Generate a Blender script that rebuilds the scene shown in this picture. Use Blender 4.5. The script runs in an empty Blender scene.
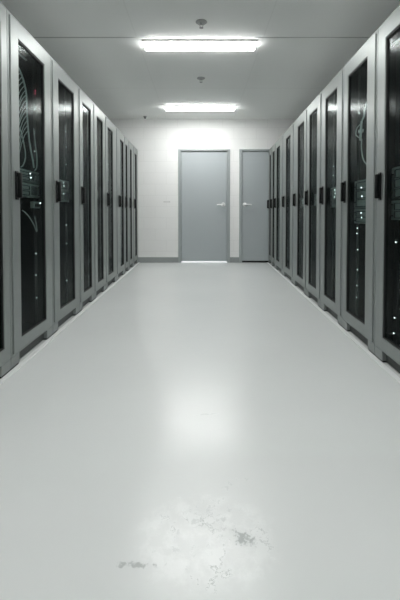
import bpy, bmesh, math, random
from mathutils import Vector, Matrix
random.seed(4)
S = bpy.context.scene
COL = S.collection
PI = math.pi

# ------------------------------------------------------------------ materials
def new_mat(name):
    m = bpy.data.materials.new(name); m.use_nodes = True
    nt = m.node_tree; nt.nodes.clear()
    out = nt.nodes.new('ShaderNodeOutputMaterial')
    return m, nt, out

def N(nt, t, **kw):
    n = nt.nodes.new(t)
    for k, v in kw.items():
        if k in n.inputs: n.inputs[k].default_value = v
        else: setattr(n, k, v)
    return n

def pbr(name, col, rough=.5, metal=0., spec=.5, noise=0., nscale=(8, 8, 8), bump=0., bscale=60., coat=0.):
    m, nt, out = new_mat(name)
    b = N(nt, 'ShaderNodeBsdfPrincipled')
    b.inputs['Roughness'].default_value = rough
    b.inputs['Metallic'].default_value = metal
    b.inputs['Specular IOR Level'].default_value = spec
    b.inputs['Coat Weight'].default_value = coat
    nt.links.new(b.outputs[0], out.inputs[0])
    tc = N(nt, 'ShaderNodeTexCoord'); mp = N(nt, 'ShaderNodeMapping')
    mp.inputs['Scale'].default_value = nscale
    nt.links.new(tc.outputs['Object'], mp.inputs[0])
    nz = N(nt, 'ShaderNodeTexNoise'); nz.inputs['Scale'].default_value = 1; nz.inputs['Detail'].default_value = 5
    nt.links.new(mp.outputs[0], nz.inputs['Vector'])
    rp = N(nt, 'ShaderNodeMix', data_type='RGBA')
    rp.inputs[6].default_value = tuple(max(0, c * (1 - noise)) for c in col) + (1,)
    rp.inputs[7].default_value = tuple(c * (1 + noise) for c in col) + (1,)
    nt.links.new(nz.outputs[0], rp.inputs[0]); nt.links.new(rp.outputs[2], b.inputs['Base Color'])
    if bump:
        n2 = N(nt, 'ShaderNodeTexNoise'); n2.inputs['Scale'].default_value = bscale
        bp = N(nt, 'ShaderNodeBump'); bp.inputs['Strength'].default_value = bump; bp.inputs['Distance'].default_value = .01
        nt.links.new(tc.outputs['Object'], n2.inputs['Vector'])
        nt.links.new(n2.outputs[0], bp.inputs['Height']); nt.links.new(bp.outputs[0], b.inputs['Normal'])
    return m

def emit(name, col, s):
    m, nt, out = new_mat(name)
    e = N(nt, 'ShaderNodeEmission'); e.inputs[0].default_value = (*col, 1); e.inputs[1].default_value = s
    nt.links.new(e.outputs[0], out.inputs[0])
    return m

def glass_mat():
    m, nt, out = new_mat('tinted_glass')
    t = N(nt, 'ShaderNodeBsdfTransparent'); t.inputs[0].default_value = (.72, .78, .77, 1)
    g = N(nt, 'ShaderNodeBsdfGlossy'); g.inputs['Roughness'].default_value = .16
    g.inputs[0].default_value = (.86, .93, .92, 1)
    f = N(nt, 'ShaderNodeFresnel'); f.inputs[0].default_value = 1.105
    geo = N(nt, 'ShaderNodeNewGeometry')          # only the outer face mirrors; the inner one is coated
    fac = math_(nt, 'MULTIPLY', f.outputs[0], math_(nt, 'SUBTRACT', 1, geo.outputs['Backfacing']))
    mx = N(nt, 'ShaderNodeMixShader')
    nt.links.new(fac, mx.inputs[0]); nt.links.new(t.outputs[0], mx.inputs[1]); nt.links.new(g.outputs[0], mx.inputs[2])
    nt.links.new(mx.outputs[0], out.inputs[0])
    return m

def math_(nt, op, a, b=None):
    n = N(nt, 'ShaderNodeMath', operation=op)
    for i, v in enumerate((a, b)):
        if v is None: continue
        if isinstance(v, (int, float)): n.inputs[i].default_value = v
        else: nt.links.new(v, n.inputs[i])
    return n.outputs[0]

def floor_mat():
    m, nt, out = new_mat('epoxy_floor')
    b = N(nt, 'ShaderNodeBsdfPrincipled'); nt.links.new(b.outputs[0], out.inputs[0])
    tc = N(nt, 'ShaderNodeTexCoord'); P = tc.outputs['Object']
    sep = N(nt, 'ShaderNodeSeparateXYZ'); nt.links.new(P, sep.inputs[0])
    def noise(sc, det=4, rough=.6, vec=P, scale3=None):
        if scale3:
            mp = N(nt, 'ShaderNodeMapping'); mp.inputs['Scale'].default_value = scale3
            nt.links.new(vec, mp.inputs[0]); vec = mp.outputs[0]
        n = N(nt, 'ShaderNodeTexNoise'); n.inputs['Scale'].default_value = sc
        n.inputs['Detail'].default_value = det; n.inputs['Roughness'].default_value = rough
        nt.links.new(vec, n.inputs['Vector']); return n.outputs[0]
    def ramp(v, lo, hi):
        r = N(nt, 'ShaderNodeMapRange'); r.inputs[1].default_value = lo; r.inputs[2].default_value = hi
        nt.links.new(v, r.inputs[0]); return r.outputs[0]
    def blob(cx, cy, rx, ry, rot=0):     # 1 at centre, 0 outside the ellipse
        dx = math_(nt, 'SUBTRACT', sep.outputs[0], cx); dy = math_(nt, 'SUBTRACT', sep.outputs[1], cy)
        c, s = math.cos(rot), math.sin(rot)
        u = math_(nt, 'ADD', math_(nt, 'MULTIPLY', dx, c), math_(nt, 'MULTIPLY', dy, s))
        v = math_(nt, 'SUBTRACT', math_(nt, 'MULTIPLY', dy, c), math_(nt, 'MULTIPLY', dx, s))
        u = math_(nt, 'POWER', math_(nt, 'ABSOLUTE', math_(nt, 'DIVIDE', u, rx)), 2)
        v = math_(nt, 'POWER', math_(nt, 'ABSOLUTE', math_(nt, 'DIVIDE', v, ry)), 2)
        return math_(nt, 'MAXIMUM', math_(nt, 'SUBTRACT', 1, math_(nt, 'ADD', u, v)), 0)
    # cloudy base
    cl = noise(1.1, 2, .4)
    mixc = N(nt, 'ShaderNodeMix', data_type='RGBA')
    mixc.inputs[6].default_value = (*FLOOR_A, 1); mixc.inputs[7].default_value = (*FLOOR_B, 1)
    nt.links.new(cl, mixc.inputs[0])
    # scuffs: torn marks inside a few patches of the floor
    fine = noise(38, 7, .72, scale3=(1, .8, 1)); tiny = noise(75, 3)
    marks = None
    for a in SCUFFS:
        bl = blob(*a[:5]); thr = a[5]
        k = math_(nt, 'MULTIPLY', ramp(math_(nt, 'ADD', fine, math_(nt, 'MULTIPLY', bl, .16)), thr - .02, thr + .05), ramp(bl, 0, .25))
        k = math_(nt, 'MULTIPLY', k, a[6])
        marks = k if marks is None else math_(nt, 'MAXIMUM', marks, k)
    # peeled patch: paler coating with thin torn edges
    med = noise(15, 5, .65); zone = ramp(blob(.02, .985, .22, .17, 0), 0, .45)
    edge = math_(nt, 'SUBTRACT', 1, ramp(math_(nt, 'ABSOLUTE', math_(nt, 'SUBTRACT', med, .56)), .004, .016))
    edge = math_(nt, 'MULTIPLY', math_(nt, 'MULTIPLY', edge, zone), math_(nt, 'MULTIPLY', ramp(noise(9, 2), .45, .60), .7))
    marks = math_(nt, 'MAXIMUM', marks, edge)
    pale = math_(nt, 'MULTIPLY', math_(nt, 'MULTIPLY', ramp(med, .44, .58), zone), .55)
    mp_ = N(nt, 'ShaderNodeMix', data_type='RGBA'); mp_.inputs[7].default_value = (.80, .825, .82, 1)
    nt.links.new(pale, mp_.inputs[0]); nt.links.new(mixc.outputs[2], mp_.inputs[6]); mixc = mp_
    mm = N(nt, 'ShaderNodeMix', data_type='RGBA'); mm.inputs[7].default_value = (.36, .39, .385, 1)
    nt.links.new(marks, mm.inputs[0]); nt.links.new(mixc.outputs[2], mm.inputs[6])
    nt.links.new(mm.outputs[2], b.inputs['Base Color'])
    # gloss, streaked slightly along the aisle
    rr = N(nt, 'ShaderNodeMapRange'); rr.inputs[1].default_value = 0; rr.inputs[2].default_value = 1
    rr.inputs[3].default_value = FLOOR_R[0]; rr.inputs[4].default_value = FLOOR_R[1]
    nt.links.new(noise(1.6, 2, .4), rr.inputs[0])
    nt.links.new(math_(nt, 'ADD', rr.outputs[0], math_(nt, 'MULTIPLY', marks, .3)), b.inputs['Roughness'])
    b.inputs['Specular IOR Level'].default_value = .62
    bp = N(nt, 'ShaderNodeBump'); bp.inputs['Strength'].default_value = .10; bp.inputs['Distance'].default_value = .01
    nt.links.new(math_(nt, 'SUBTRACT', noise(9, 4), math_(nt, 'MULTIPLY', marks, .35)), bp.inputs['Height'])
    nt.links.new(bp.outputs[0], b.inputs['Normal'])
    return m

def ceiling_mat():
    m, nt, out = new_mat('ceiling_panels')
    b = N(nt, 'ShaderNodeBsdfPrincipled'); nt.links.new(b.outputs[0], out.inputs[0])
    b.inputs['Roughness'].default_value = .75
    tc = N(nt, 'ShaderNodeTexCoord'); sep = N(nt, 'ShaderNodeSeparateXYZ'); nt.links.new(tc.outputs['Object'], sep.inputs[0])
    def lines(sock, off, per, w):
        a = math_(nt, 'DIVIDE', math_(nt, 'SUBTRACT', sock, off), per)
        f = math_(nt, 'ABSOLUTE', math_(nt, 'SUBTRACT', math_(nt, 'FRACT', math_(nt, 'ADD', a, 20.5)), .5))
        r = N(nt, 'ShaderNodeMapRange'); r.inputs[1].default_value = w / per; r.inputs[2].default_value = w * .4 / per
        nt.links.new(f, r.inputs[0]); return r.outputs[0]
    j = math_(nt, 'MAXIMUM', math_(nt, 'MAXIMUM', lines(sep.outputs[1], 3.545, 9., .014), math_(nt, 'MULTIPLY', lines(sep.outputs[1], 3.545, 1.42, .008), .22)), math_(nt, 'MULTIPLY', lines(sep.outputs[0], -.6, 1.2, .006), .12))
    nz = N(nt, 'ShaderNodeTexNoise'); nz.inputs['Scale'].default_value = 1.1; nt.links.new(tc.outputs['Object'], nz.inputs['Vector'])
    c = N(nt, 'ShaderNodeMix', data_type='RGBA')
    c.inputs[6].default_value = (CEIL[0] * .93, CEIL[1] * .93, CEIL[2] * .93, 1); c.inputs[7].default_value = (*CEIL, 1)
    nt.links.new(nz.outputs[0], c.inputs[0])
    c2 = N(nt, 'ShaderNodeMix', data_type='RGBA'); c2.inputs[7].default_value = (.17, .18, .175, 1)
    nt.links.new(math_(nt, 'MULTIPLY', j, .6), c2.inputs[0]); nt.links.new(c.outputs[2], c2.inputs[6])
    nt.links.new(c2.outputs[2], b.inputs['Base Color'])
    return m

def wall_mat():
    m, nt, out = new_mat('painted_block_wall')
    b = N(nt, 'ShaderNodeBsdfPrincipled'); nt.links.new(b.outputs[0], out.inputs[0])
    b.inputs['Roughness'].default_value = .55
    tc = N(nt, 'ShaderNodeTexCoord'); mp = N(nt, 'ShaderNodeMapping')
    mp.inputs['Rotation'].default_value = (PI / 2, 0, 0); nt.links.new(tc.outputs['Object'], mp.inputs[0])
    br = N(nt, 'ShaderNodeTexBrick'); nt.links.new(mp.outputs[0], br.inputs['Vector'])
    br.inputs['Scale'].default_value = 1; br.inputs['Brick Width'].default_value = .4; br.inputs['Row Height'].default_value = .2
    br.inputs['Mortar Size'].default_value = .004
    br.inputs['Color1'].default_value = (*WALL, 1); br.inputs['Color2'].default_value = (*[c * .985 for c in WALL], 1)
    br.inputs['Mortar'].default_value = (*[c * .93 for c in WALL], 1)
    nt.links.new(br.outputs[0], b.inputs['Base Color'])
    return m

FLOOR_A, FLOOR_B, FLOOR_R = (.655, .683, .678), (.735, .758, .752), (.235, .268)
SCUFFS = [  # cx, cy, rx, ry, rot, threshold, strength
    (.118, .985, .05, .04, .3, .62, .75), (.055, .975, .07, .035, 0, .66, .5), (-.155, .905, .075, .014, -.05, .62, .8),
    (.03, 1.055, .21, .12, 0, .70, .4), (.075, 1.10, .04, .06, 0, .67, .4), (.03, 1.60, .075, .012, .12, .60, .5),
    (.12, 1.19, .10, .03, .5, .68, .4), (-.05, .95, .12, .09, .4, .70, .35)]
CEIL = (.87, .89, .875)
WALL = (.885, .89, .88)

M = dict(
    floor=floor_mat(), ceiling=ceiling_mat(), wall=wall_mat(),
    frame=pbr('grey_coated_metal', (.282, .308, .299), .40, .5, .5, .05, (30, 30, 3)),
    shell=pbr('pale_bounce_shell', (.62, .64, .63), .5),  # hidden cabinet shells made pale to bounce extra light onto the ceiling
    kick=pbr('recess_shade_metal', (.06, .067, .064), .5, .3),  # grey darkened to paint in the shadow of the plinth notch
    lining=pbr('black_lining', (.012, .014, .014), .6),
    rail=pbr('black_rail', (.02, .023, .023), .45, .3),
    black=pbr('black_plastic', (.004, .005, .005), .35, 0, .25),
    gasket=pbr('black_rubber', (.008, .009, .009), .6),
    glass=glass_mat(),
    lens=emit('lamp_diffuser', (1, 1, .982), 10.6),
    lamp_body=pbr('white_lamp_housing', (.8, .8, .79), .5),
    led=emit('white_led', (.88, 1, .97), 1.2),
    red=emit('red_led', (1, .12, .2), .6),
    faceplate=pbr('server_grey', (.32, .355, .345), .4, .3, .5, .1),
    chassis=pbr('server_black', (.03, .034, .034), .5, .2),
    vent=pbr('server_vent', (.012, .013, .013), .6),
    cable=pbr('pale_cable', (.50, .55, .54), .5),
    white=pbr('white_cable', (.72, .76, .75), .5),
    door=pbr('grey_door_paint', (.42, .46, .475), .45, 0, .5, .03, (2, 2, 2)),
    dframe=pbr('grey_door_frame', (.36, .395, .40), .4),
    chrome=pbr('satin_chrome', (.80, .81, .81), .35, .35),
    base=pbr('grey_vinyl', (.30, .32, .32), .5),
    thresh=pbr('pale_threshold', (.85, .87, .86), .4),
    gap=emit('light_from_next_room', (.95, 1, 1), .32),
    dark=pbr('painted_gap_shade', (.01, .01, .01), .8),
    strip=pbr('pale_strip', (.70, .725, .72), .45),
    plate=pbr('pale_plate', (.73, .735, .725), .5),
    bronze=pbr('dull_metal', (.33, .345, .34), .6, 0),
)

# ------------------------------------------------------------------ mesh helpers
class MB:
    def __init__(self): self.bm = bmesh.new()
    def box(self, x0, x1, y0, y1, z0, z1, bev=0.):
        t = bmesh.new()
        bmesh.ops.create_cube(t, size=1)
        for v in t.verts:
            v.co = Vector(((x0 + x1) / 2 + v.co.x * (x1 - x0), (y0 + y1) / 2 + v.co.y * (y1 - y0), (z0 + z1) / 2 + v.co.z * (z1 - z0)))
        if bev: bmesh.ops.bevel(t, geom=t.edges[:], offset=bev, segments=2, affect='EDGES', profile=.5)
        self._add(t); return self
    def frame(self, x0, x1, y0, y1, z0, z1, iy0, iy1, iz0, iz1, bev=0.):
        """a flat rectangular ring in the YZ plane, one closed solid"""
        t = bmesh.new()
        O = [(y0, z0), (y1, z0), (y1, z1), (y0, z1)]; I = [(iy0, iz0), (iy1, iz0), (iy1, iz1), (iy0, iz1)]
        vs = {}
        for k, x in (('b', x0), ('f', x1)):
            vs['O' + k] = [t.verts.new((x, a, c)) for a, c in O]; vs['I' + k] = [t.verts.new((x, a, c)) for a, c in I]
        for i in range(4):
            j = (i + 1) % 4
            t.faces.new((vs['Of'][i], vs['Of'][j], vs['If'][j], vs['If'][i]))
            t.faces.new((vs['Ob'][j], vs['Ob'][i], vs['Ib'][i], vs['Ib'][j]))
            t.faces.new((vs['Of'][j], vs['Of'][i], vs['Ob'][i], vs['Ob'][j]))
            t.faces.new((vs['If'][i], vs['If'][j], vs['Ib'][j], vs['Ib'][i]))
        bmesh.ops.recalc_face_normals(t, faces=t.faces[:])
        if bev:
            es = [e for e in t.edges if len(e.link_faces) == 2 and e.calc_face_angle(0) > .5]
            bmesh.ops.bevel(t, geom=es, offset=bev, segments=2, affect='EDGES', profile=.5)
        self._add(t); return self
    def lathe(self, prof, c=(0, 0, 0), axis='Z', n=24):
        t = bmesh.new(); rings = []
        for r, z in prof:
            ring = []
            for k in range(n):
                a = 2 * PI * k / n
                p = (r * math.cos(a), r * math.sin(a), z)
                if axis == 'X': p = (p[2], p[0], p[1])
                if axis == 'Y': p = (p[1], p[2], p[0])
                ring.append(t.verts.new(Vector(p) + Vector(c)))
            rings.append(ring)
        for a, b in zip(rings, rings[1:]):
            for k in range(n): t.faces.new((a[k], a[(k + 1) % n], b[(k + 1) % n], b[k]))
        t.faces.new(rings[0][::-1]); t.faces.new(rings[-1])
        bmesh.ops.recalc_face_normals(t, faces=t.faces[:])
        self._add(t); return self
    def tube(self, pts, r, n=8, smooth=True):
        P = [Vector(p) for p in pts]
        if smooth and len(P) > 2:
            Q = []
            for i in range(len(P) - 1):
                p0 = P[max(i - 1, 0)]; p1 = P[i]; p2 = P[i + 1]; p3 = P[min(i + 2, len(P) - 1)]
                for s in range(6):
                    u = s / 6
                    Q.append(.5 * ((2 * p1) + (p2 - p0) * u + (2 * p0 - 5 * p1 + 4 * p2 - p3) * u * u + (3 * p1 - p0 - 3 * p2 + p3) * u ** 3))
            Q.append(P[-1]); P = Q
        t = bmesh.new(); rings = []; up = None
        for i, p in enumerate(P):
            d = (P[min(i + 1, len(P) - 1)] - P[max(i - 1, 0)]).normalized()
            if up is None: up = d.orthogonal().normalized()
            up = (up - d * up.dot(d)).normalized(); w = d.cross(up)
            rr = r[i * len(r) // len(P)] if isinstance(r, (list, tuple)) else r
            rings.append([t.verts.new(p + up * math.cos(2 * PI * k / n) * rr + w * math.sin(2 * PI * k / n) * rr) for k in range(n)])
        for a, b in zip(rings, rings[1:]):
            for k in range(n): t.faces.new((a[k], a[(k + 1) % n], b[(k + 1) % n], b[k]))
        t.faces.new(rings[0][::-1]); t.faces.new(rings[-1])
        bmesh.ops.recalc_face_normals(t, faces=t.faces[:])
        self._add(t); return self
    def _add(self, t):
        me = bpy.data.meshes.new('t'); t.to_mesh(me); t.free(); self.bm.from_mesh(me); bpy.data.meshes.remove(me)
    def build(self, name, mat, parent=None, smooth=False):
        me = bpy.data.meshes.new(name); self.bm.to_mesh(me); self.bm.free()
        me.materials.append(M[mat])
        if smooth: me.polygons.foreach_set('use_smooth', [True] * len(me.polygons)); me.set_sharp_from_angle(angle=.7)
        o = bpy.data.objects.new(name, me); COL.objects.link(o)
        if parent: o.parent = parent
        return o

def empty(name, loc=(0, 0, 0), rz=0., label=None, cat=None, group=None, kind=None):
    o = bpy.data.objects.new(name, None); COL.objects.link(o); o.empty_display_size = .1
    o.location = loc; o.rotation_euler = (0, 0, rz)
    tag(o, label, cat, group, kind); return o
def tag(o, label=None, cat=None, group=None, kind=None):
    if label: o['label'] = label
    if cat: o['category'] = cat
    if group: o['group'] = group
    if kind: o['kind'] = kind
    return o

# ------------------------------------------------------------------ room
YW, ZC, XL, XR, YB = 6.60, 2.545, -2.25, 2.45, -3.2
D1 = (-.387, .533); D2 = (.698, 1.618)     # outer edges of the two door frames
DT = 2.016
tag(MB().box(XL, XR, YB, YW, -.1, 0).build('floor', 'floor'), 'pale grey glossy epoxy floor with scuffed patches', 'floor', kind='structure')
tag(MB().box(XL, XR, YB, YW, ZC, ZC + .1).build('ceiling', 'ceiling'), 'pale grey ceiling of large flat panels', 'ceiling', kind='structure')
w = MB()
for a, b, z0, z1 in ((XL - .15, D1[0], 0, ZC), (D1[1], D2[0], 0, ZC), (D2[1], XR + .15, 0, ZC), (D1[0], D1[1], DT, ZC), (D2[0], D2[1], DT, ZC)):
    w.box(a, b, YW, YW + .15, z0, z1)
tag(w.build('wall_back', 'wall'), 'white painted end wall with two grey doors', 'wall', kind='structure')
tag(MB().box(XL - .15, XL, YB, YW, 0, ZC).build('wall_left', 'wall'), 'white side wall behind the left cabinets', 'wall', kind='structure')
tag(MB().box(XR, XR + .15, YB, YW, 0, ZC).build('wall_right', 'wall'), 'white side wall behind the right cabinets', 'wall', kind='structure')
tag(MB().box(XL - .15, XR + .15, YB - .15, YB, 0, ZC).build('wall_front', 'wall'), 'white wall behind the viewer', 'wall', kind='structure')
bb = MB()
for a, b in ((XL, D1[0]), (D1[1], D2[0]), (D2[1], XR)): bb.box(a, b, YW - .012, YW, 0, .095, .003)
tag(bb.build('baseboard_back', 'base'), 'grey vinyl baseboard along the white end wall', 'baseboard', kind='structure')

def make_door(name, x0, x1, lever_x, sign, label, bottom, leafz0, lever_mat):
    d = empty(name, ((x0 + x1) / 2, YW, 0), 0, label, 'door', None, 'structure')
    h = (x1 - x0) / 2; fw = .052
    f = MB()
    f.box(-h, -h + fw, -.022, .12, 0, DT, .004); f.box(h - fw, h, -.022, .12, 0, DT, .004); f.box(-h + fw, h - fw, -.022, .12, DT - .034, DT, .004)
    f.build('door_frame', 'dframe', d)
    MB().box(-h + fw + .004, h - fw - .004, .004, .048, leafz0, DT - .039, .003).build('door_leaf', 'door', d)
    if bottom == 'pale':
        MB().box(-h + fw + .001, h - fw - .001, -.035, .10, 0, .004, .001).build('threshold', 'thresh', d)
        MB().box(-h + fw + .004, h - fw - .004, .008, .044, .0045, .0225).build('light_gap', 'gap', d)['label'] = 'bright line of light under the door'
    else:
        MB().box(-h + fw, h - fw, .02, .12, 0, .01, .002).build('threshold', 'dark', d)  # near-black strip paints the shaded gap under this door, not a sill
    # a closed, dark space behind the leaf
    MB().box(-h + fw, h - fw, .10, .12, 0, DT - .034).build('door_backing', 'dark', d)
    lx = lever_x - (x0 + x1) / 2
    lv = MB()
    lv.lathe([(.038, .004), (.038, -.008), (.032, -.014), (.012, -.013), (.0115, -.045)][::1], (lx, 0, 1.035), 'Y', 20)
    b = lv.build('lever_handle', lever_mat, d, True)
    g = MB()
    g.tube([(lx, -.040, 1.035), (lx + sign * .02, -.050, 1.036), (lx + sign * .07, -.052, 1.034), (lx + sign * .118, -.048, 1.030)], [.017, .016, .014, .013, .012], 10)
    g.build('lever', lever_mat, b, True)
    # hinges on the far side from the lever
    hx = (-h + fw) if sign < 0 else (h - fw)
    for z in (.25, 1.02, 1.76):
        MB().lathe([(.007, -.045), (.007, .045)], (hx, -.008, z), 'Z', 10).build('hinge', 'dframe', d, True)
    return d
make_door('door_1', D1[0], D1[1], .415, -1, 'plain grey door with lever on its right, pale light line under it', 'pale', .023, 'chrome')
make_door('door_2', D2[0], D2[1], .795, 1, 'plain grey door with lever on its left, half hidden by right cabinets', 'dark', .030, 'chrome')

# name plate on the wall left of the door
pl = empty('wall_plate', (-.59, YW, 1.085), 0, 'small pale plate on the white wall left of the doors', 'sign')
MB().box(-.06, .06, -.006, 0, -.014, .014, .002).build('plate', 'plate', pl)
for s in (-.05, .05): MB().lathe([(.004, -.008), (.004, -.005)], (s, 0, 0), 'Y', 8).build('screw', 'bronze', pl)

# ------------------------------------------------------------------ ceiling lamps and fittings
def lamp(y0, y1, label):
    t = empty('ceiling_light', (0, (y0 + y1) / 2, ZC), 0, label, 'ceiling light', 'long ceiling lights over the aisle')
    d = (y1 - y0) / 2
    MB().box(-.552, .552, -d, d, -.018, 0, .003).build('housing', 'lamp_body', t)
    MB().box(-.546, .546, -d + .005, d - .005, -.032, -.0185, .006).build('diffuser', 'lens', t, True)
    return t
lamp(3.586, 3.765, 'long lit ceiling light, the nearer of the two over the aisle')
lamp(5.745, 5.950, 'long lit ceiling light, the farther one, close to the end wall')
lamp(1.400, 1.580, 'long lit ceiling light over the viewer, out of the picture')
lamp(-.780, -.600, 'long lit ceiling light behind the viewer, out of the picture')

def sprinkler(x, y, label):
    t = empty('fire_sprinkler', (x, y, ZC), 0, label, 'sprinkler', 'fire sprinklers in the ceiling')
    MB().lathe([(.050, 0), (.050, -.003), (.042, -.009), (.016, -.011)], n=24).build('escutcheon', 'bronze', t, True)
    MB().lathe([(.011, -.010), (.011, -.022), (.008, -.024)], n=16).build('body', 'bronze', t, True)
    f = MB()
    for s in (-1, 1): f.tube([(s * .008, 0, -.022), (s * .014, 0, -.034), (s * .003, 0, -.049)], .0028, 6)
    f.build('frame_arms', 'bronze', t, True)
    MB().lathe([(.004, -.046), (.018, -.050), (.018, -.052), (.003, -.053)], n=16).build('deflector', 'bronze', t, True)
sprinkler(.012, 3.26, 'small metal fire sprinkler on the ceiling in front of the nearer light')
sprinkler(.012, 4.60, 'small metal fire sprinkler on the ceiling between the two lights')
t = empty('ceiling_sensor', (-.945, 6.40, ZC), 0, 'tiny dark sensor on the ceiling at the end wall, left side', 'sensor')
MB().lathe([(.028, 0), (.028, -.012), (.018, -.018)], n=18).build('base', 'bronze', t, True)
MB().lathe([(.013, -.017), (.013, -.034), (.006, -.040)], n=14).build('sensor_head', 'black', t, True)

# ------------------------------------------------------------------ server cabinets
H = 2.0; DEP = .92
AL, BL = -1.034, -.0104      # left row front:  x = AL + BL*y
AR, BR = 1.000, .0334        # right row front: x = AR + BR*y

def cabinet(side, y0, y1, g0, g1, label, handle=True, leds=(), reds=(), crossbar=False):
    """side -1 left row, +1 right row; y0..y1 along the aisle, g0..g1 the glass"""
    yc = (y0 + y1) / 2
    a, b = (AL, BL) if side < 0 else (AR, BR)
    rz = (-math.atan(b)) if side < 0 else (PI - math.atan(b))
    t = empty('server_cabinet', (a + b * yc, yc, 0), rz, label, 'server cabinet', 'server cabinets in the left row' if side < 0 else 'server cabinets in the right row')
    w = (y1 - y0) - .003; h = w / 2
    if side < 0: q0, q1 = g0 - yc, g1 - yc
    else: q0, q1 = yc - g1, yc - g0
    P = .021                     # visible corner post each side of the door
    ZF = .068                    # top of the open plinth
    e = MB()
    e.box(-DEP, -.030, -h, -h + .018, ZF, H - .02); e.box(-DEP, -.030, h - .018, h, ZF, H - .02)
    e.box(-DEP, -.030, -h, h, H - .02, H, .003)
    e.box(-DEP, -.030, -h + .018, h - .018, ZF, ZF + .02)
    e.box(-DEP, -DEP + .018, -h + .018, h - .018, ZF + .02, H - .02)
    e.build('enclosure', 'shell', t)
    pf = MB().frame(-.030, -.001, -h, h, ZF, H, -h + P, h - P, ZF + .012, H - .016, .0025)
    pf.build('front_posts', 'frame', t)
    l = MB()
    i0, i1 = -h + .019, h - .019
    l.box(-DEP + .02, -.05, i0, i0 + .004, ZF + .022, H - .022); l.box(-DEP + .02, -.05, i1 - .004, i1, ZF + .022, H - .022)
    l.box(-DEP + .02, -.05, i0 + .004, i1 - .004, H - .026, H - .022); l.box(-DEP + .02, -.05, i0 + .004, i1 - .004, ZF + .022, ZF + .026)
    l.box(-DEP + .02, -DEP + .024, i0 + .004, i1 - .004, ZF + .026, H - .026)
    l.build('inner_lining', 'lining', t)
    # door
    dy0, dy1, dz0, dz1 = -h + P + .0025, h - P - .0025, ZF + .016, H - .020
    gz0, gz1 = .150, 1.888
    d = MB().frame(-.026, .006, dy0, dy1, dz0, dz1, q0, q1, gz0, gz1, .003).build('door_frame', 'frame', t)
    MB().frame(-.022, .001, q0 + .0005, q1 - .0005, gz0 + .0005, gz1 - .0005, q0 + .010, q1 - .010, gz0 + .010, gz1 - .010).build('gasket', 'gasket', d)
    MB().box(-.012, -.007, q0 + .0105, q1 - .0105, gz0 + .0105, gz1 - .0105).build('glass_panel', 'glass', d)
    if handle:
        hy = (dy0 + q0) / 2; z0, z1 = .968, 1.112
        b_ = MB().box(.0062, .014, hy - .016, hy + .016, z0 - .010, z1 + .010, .003).build('handle_plate', 'black', t)
        g = MB()
        for zz in (z0 + .012, z1 - .012): g.box(.013, .036, hy - .009, hy + .009, zz - .012, zz + .012, .004)
        g.box(.017, .038, hy - .012, hy + .012, z0, z1, .006)
        g.build('grip', 'black', b_, True)
    # plinth: two feet and a set-back kick plate
    fw = min(.10, w * .18)
    for y in (-h, h - fw):
        f = MB().box(-.10, -.001, y, y + fw, .010, ZF - .0005, .002).build('foot', 'frame', t)
        MB().box(-.098, -.006, y + .004, y + fw - .004, 0, .0105).build('foot_pad', 'black', f)
    MB().box(-.036, -.026, -h + fw + .001, h - fw - .001, .006, ZF - .0005).build('kick_plate', 'kick', t)
    for y in (-h, h - fw): MB().box(-DEP, -DEP + .1, y, y + fw, 0, ZF - .0005).build('rear_foot', 'kick', t)
    # equipment rails
    rails = []
    for s in (-1, 1):
        ry = (i0 + .055) if s < 0 else (i1 - .055)
        r = MB().box(-.10, -.085, ry - .024, ry + .024, ZF + .027, H - .027, .002)
        r.box(-.14, -.10, ry + (-.024 if s < 0 else .016), ry + (-.016 if s < 0 else .024), ZF + .027, H - .027)
        rails.append((r.build('equipment_rail', 'rail', t), ry))
    far = rails[1] if side < 0 else rails[0]
    for z, c in [(z, 'led') for z in leds] + [(z, 'red') for z in reds]:
        rr = .0036
        L = MB().lathe([(rr * .6, -.0855), (rr, -.084), (rr, -.081), (rr * .5, -.079)], (0, far[1] + random.uniform(-.012, .012), z), 'X', 8)
        L.build('indicator_light', c, far[0])
    if crossbar:
        MB().lathe([(.006, i0 + .01), (.006, .08)], (-.07, 0, 1.876), 'Y', 10).build('crossbar', 'white', t)
    return t, (i0 + .03, i1 - .03)

LEFT = [  # y0, y1, glass0, glass1
    (1.450, 2.049, 1.57, 1.972), (2.049, 2.655, 2.165, 2.533), (2.655, 3.265, 2.786, 3.140), (3.265, 3.735, 3.372, 3.645),
    (3.735, 4.215, 3.856, 4.105), (4.215, 4.800, 4.325, 4.600), (4.800, 5.335, 5.035, 5.270), (5.335, 5.665, 5.405, 5.560),
    (5.665, 6.090, 5.775, 5.930), (6.090, 6.560, 6.215, 6.430)]
def yr(px): return AR / ((px - 200) / 370 - BR)
RIGHT = [
    (1.660, 2.262, 1.77, 2.150), (2.262, 2.838, 2.400, 2.742), (2.838, 3.405, 2.978, 3.285), (3.405, 3.930, 3.530, 3.820),
    (3.930, 4.570, 4.040, 4.340), (4.570, 5.240, 4.740, 5.030), (5.240, 5.860, 5.480, 5.760), (5.860, 6.215, 5.940, 6.130), (6.215, 6.580, 6.310, 6.470)]
LLAB = [
    'grey server cabinet cut off by the picture edge, nearest of the left row',
    'grey server cabinet with a fan of pale cables behind glass, second in left row',
    'third grey server cabinet in the left row, right after the one with pale cables',
    'fourth grey server cabinet in the left row, column of white lights high behind its glass',
    'fifth grey server cabinet in the left row, the only one there without a door handle',
    'sixth grey server cabinet in the left row, just past the one without a handle',
    'seventh grey server cabinet in the left row, wide blank strip beside its glass',
    'eighth grey server cabinet in the left row, third from the end wall, slimmest of all',
    'ninth grey server cabinet in the left row, second from the end wall',
    'tenth grey server cabinet in the left row, standing against the end wall']
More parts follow.
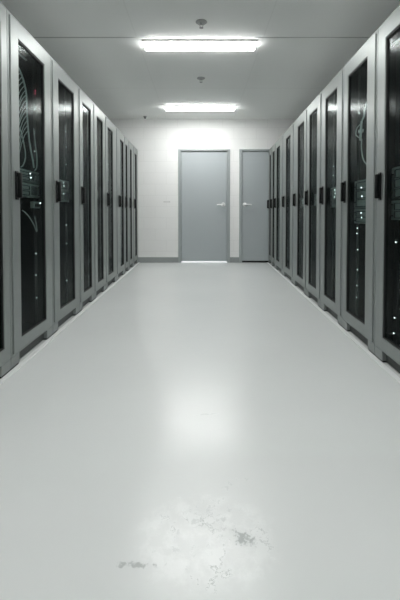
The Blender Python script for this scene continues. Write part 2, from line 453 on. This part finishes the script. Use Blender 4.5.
RLAB = [
    'grey server cabinet cut off by the picture edge, nearest of the right row',
    'grey server cabinet with a white coiled cable behind its glass, second in the right row',
    'third grey server cabinet in the right row, lamp glinting high in its glass',
    'fourth grey server cabinet in the right row, pale wall reflected in its upper glass',
    'fifth grey server cabinet in the right row, middle one of the nine',
    'sixth grey server cabinet in the right row, fourth from the end wall',
    'seventh grey server cabinet in the right row, third from the end wall',
    'eighth grey server cabinet in the right row, second from the end wall',
    'ninth grey server cabinet in the right row, standing against the end wall']
LLED = [(), (.60, .45, .29, 1.31, 1.44, 1.60), (1.45, 1.58, 1.30, .62, .78, .30), (1.46, 1.60, 1.52, 1.38, 1.30, 1.22, 1.66), (1.50, 1.35), (1.50, 1.44, 1.38, 1.30), (), (), (), ()]
RLED = [(.71, .26, .165), (.77, .73, .61, .46, .34, .25, 1.62), (1.22, 1.30), (), (), (), (), (), ()]
CAB = {}
for i, r in enumerate(LEFT):
    CAB['L', i] = cabinet(-1, *r, LLAB[i], handle=(i != 4), leds=LLED[i], reds=((1.73, 1.71) if i == 1 else ()), crossbar=(i == 1))
for i, r in enumerate(RIGHT):
    CAB['R', i] = cabinet(1, *r, RLAB[i], leds=RLED[i], crossbar=(i == 0))

# ------------------------------------------------------------------ equipment inside
def into(key, x, y, z):
    t = CAB[key][0]
    return Matrix.Translation(t.location) @ Matrix.Rotation(t.rotation_euler.z, 4, 'Z') @ Vector((x, y, z)), t.rotation_euler.z

def server(key, z0, z1, label, style=0, leds=2):
    a, b = CAB[key][1]
    w = b - a; c = (a + b) / 2; hh = z1 - z0
    loc, rz = into(key, 0, c, z0)
    t = empty('rack_server', loc, rz, label, 'server', 'servers mounted inside the cabinets')
    h = w / 2
    MB().box(-.70, -.0835, -h + .062, h - .062, .002, hh - .002).build('chassis', 'chassis', t)
    f = MB().box(-.083, -.066, -h, h, .001, hh - .001, .003)
    f.box(-.067, -.058, -h + .05, h - .05, .006, hh - .006, .003)
    f = f.build('faceplate', 'faceplate', t)
    n = 3 if style else 2
    zz = [(.012 + k * (hh - .024) / n, .012 + (k + 1) * (hh - .024) / n - .006) for k in range(n)]
    for k, (p, q) in enumerate(zz):
        MB().frame(-.0585, -.0545, -h + .06, h * .3, p, q, -h + .066, h * .3 - .006, p + .004, q - .004).build('drive_bay', 'rail', f)
    v = MB()
    k = h * .42
    while k < h - .075:
        v.box(-.0585, -.0565, k, k + .006, .016, hh - .016); k += .014
    v.build('vent_grille', 'vent', f)
    for s in (-1, 1):
        y = s * (h - .025)
        g = MB().tube([(-.066, y, hh * .22), (-.045, y, hh * .24), (-.040, y, hh * .5), (-.045, y, hh * .76), (-.066, y, hh * .78)], .004, 8)
        g.build('pull_handle', 'rail', f, True)
    for k in range(leds):
        MB().lathe([(.0042, -.0585), (.0042, -.0535), (.002, -.0525)], (0, h * .34 * (1 if key[0] == 'L' else -1) + .012 * (k % 2), hh * (.72 - .3 * k)), 'X', 10).build('status_light', 'led', f)
    return t
server(('L', 1), 1.080, 1.165, 'dark grey rack server, upper of two behind the glass with the pale cables')
server(('L', 1), .985, 1.078, 'dark grey rack server, lower of two behind the glass with the pale cables', leds=0)
server(('L', 2), 1.070, 1.155, 'dark grey rack server, upper of two in the third left cabinet')
server(('L', 2), .975, 1.068, 'dark grey rack server, lower of two in the third left cabinet', leds=1)
server(('L', 4), 1.050, 1.130, 'dark grey rack server in the left cabinet without a handle')
server(('L', 5), 1.040, 1.120, 'dark grey rack server in the sixth left cabinet')
server(('R', 0), .960, 1.150, 'tall dark grey server, upper of two in the nearest right cabinet', 1)
server(('R', 0), .840, .958, 'dark grey server, lower of two in the nearest right cabinet', 0, 1)
server(('R', 1), .915, 1.120, 'tall dark grey server, upper of two below the white coiled cable', 1)
server(('R', 1), .805, .913, 'dark grey server, lower of two below the white coiled cable')
server(('R', 2), 1.010, 1.110, 'dark grey rack server, upper of two in the third right cabinet', 0, 3)
server(('R', 2), .930, 1.008, 'dark grey rack server, lower of two in the third right cabinet', 0, 0)
server(('R', 3), .960, 1.080, 'dark grey rack server in the fourth right cabinet')
server(('R', 4), .950, 1.060, 'dark grey rack server in the fifth right cabinet', 1, 2)

def cable(key, pts, r, mat, label, group=None, name='cable'):
    loc, rz = into(key, 0, 0, 0)
    c = sum((Vector(p) for p in pts), Vector()) / len(pts)
    o = MB().tube([Vector(p) - c for p in pts], r, 8).build(name, mat, None, True)
    l2, _ = into(key, *c); o.location = l2; o.rotation_euler = (0, 0, rz)
    return tag(o, label, 'cable', group)
# left: pale cables that drop from the near side of the cabinet and fan out
loc, rz = into(('L', 1), 0, 0, 1.45)
t = empty('cable_bundle', loc, rz, 'bundle of thin pale cables fanning down behind the left glass door', 'cable')
CV = [(-.078, -.16, .37), (-.068, -.03, .33), (-.064, .052, .225), (-.063, .066, .068), (-.064, .094, -.087), (-.066, .150, -.215), (-.066, .165, -.262)]
MB().tube(CV, .0055, 8).build('main_cable', 'cable', t, True)
for k in range(14):
    u = 1.0 + 2.6 * k / 13; i = int(u); q = Vector(CV[i]).lerp(Vector(CV[i + 1]), u - i)
    dz = -.16 - .012 * (k % 3)
    MB().tube([q, q + Vector((-.006, -.040, dz * .25)), q + Vector((-.010, -.075, dz * .6)), q + Vector((-.014, -.092 - .008 * (k % 4), dz))], .0026, 6).build('strand', 'cable', t, True)
for q in ([(-.080, .00, -.03), (-.064, .012, -.11), (-.062, .035, -.20), (-.066, .012, -.26), (-.072, -.01, -.278)],
          [(-.080, .20, .01), (-.064, .185, -.09), (-.060, .20, -.18), (-.064, .205, -.25), (-.072, .19, -.278)]):
    MB().tube(q, .0038, 8).build('loose_strand', 'cable', t, True)
cable(('L', 1), [(-.080, .02, .90), (-.064, .06, .87), (-.058, .13, .81), (-.060, .185, .755), (-.066, .195, .80), (-.080, .20, .86)], .0035, 'cable', 'pale looped cable below the two servers behind the left glass door', None)
# small patch device below
def patch(key, y, z, label):
    loc, rz = into(key, 0, y, z)
    t = empty('patch_device', loc, rz, label, 'network device')
    MB().box(-.0835, -.055, -.05, .05, 0, .045, .004).build('body', 'faceplate', t)
    for k in range(3):
        MB().box(-.0555, -.052, -.038 + .026 * k, -.020 + .026 * k, .010, .030, .002).build('port', 'vent', t)
    MB().lathe([(.005, -.0555), (.005, -.0515)], (0, .042, .036), 'X', 8).build('status_light', 'led', t)
patch(('L', 1), .19, .915, 'small grey patch device under the servers behind the left glass door')
# right: white coiled lead
loc, rz = into(('R', 1), -.055, -.10, 1.465)
t = empty('coiled_cable', loc, rz, 'white coiled cable hanging high behind the right glass door', 'cable')
pts = []
for k in range(71):
    a = k / 10 * 2 * PI
    pts.append((.010 * math.cos(a + .4), .026 * math.cos(a) + .005 * ((k // 10) % 3), .062 * math.sin(a) + .006 * math.sin(k * .9)))
MB().tube(pts, .0055, 6, False).build('coil', 'white', t, True)
MB().box(-.012, .012, -.020, .024, -.012, .012, .004).build('tie', 'white', t)
for dy in (0, .018):
    MB().tube([(0, dy, .06), (-.006, .035 + dy, .10), (-.010, .03 + dy, .14), (-.014, .075 + dy, .19), (-.02, .06 + dy, .24), (-.024, .09 + dy, .30)], .0035, 6).build('upper_lead', 'white', t, True)
MB().tube([(0, .02, -.06), (.002, .022, -.12), (-.002, .035, -.19), (-.006, .07, -.235), (-.012, .12, -.262)], .0040, 6).build('lower_lead', 'white', t, True)
MB().tube([(0, -.02, .05), (.004, -.065, .03), (.004, -.075, -.01), (0, -.03, -.04)], .0035, 6).build('loose_loop', 'white', t, True)

# pale strips where the floor coating meets the rows
for k, (side, A, B) in enumerate(((-1, AL, BL), (1, AR, BR))):
    m = MB()
    ya, yb = (1.45, YW - .013)
    o = MB().box(0, 1, 0, 1, 0, 1)
    for v in o.bm.verts:
        y = ya + (yb - ya) * v.co.y
        x = A + B * y
        v.co = Vector((x - side * (.030 * v.co.x - .002 * 0) , y, .004 * v.co.z))
    bmesh.ops.recalc_face_normals(o.bm, faces=o.bm.faces[:])
    tag(o.build('trim_%d' % (k + 1), 'strip'), 'pale flat strip on the floor along the %s cabinets' % ('left' if side < 0 else 'right'), 'floor strip', kind='structure')

# ------------------------------------------------------------------ world, camera, view
wd = bpy.data.worlds.new('World'); S.world = wd; wd.use_nodes = True
bg = wd.node_tree.nodes['Background']; bg.inputs[0].default_value = (.6, .65, .64, 1); bg.inputs[1].default_value = .02

cd = bpy.data.cameras.new('camera'); cam = bpy.data.objects.new('camera', cd); COL.objects.link(cam)
f = 370.; cd.sensor_fit = 'VERTICAL'; cd.sensor_height = 36; cd.sensor_width = 24; cd.lens = f * 36 / 600
pitch = .024
cam.location = (0, 0, .881)
cam.rotation_mode = 'XYZ'; cam.rotation_euler = (PI / 2 - pitch, 0, 0)
cd.shift_y = -(300 - 222.1) / 600
cd.clip_start = .02
S.camera = cam
S.view_settings.view_transform = 'Standard'; S.view_settings.look = 'None'
S.view_settings.gamma = 1; S.view_settings.use_curve_mapping = False
S.view_settings.exposure = 1.74
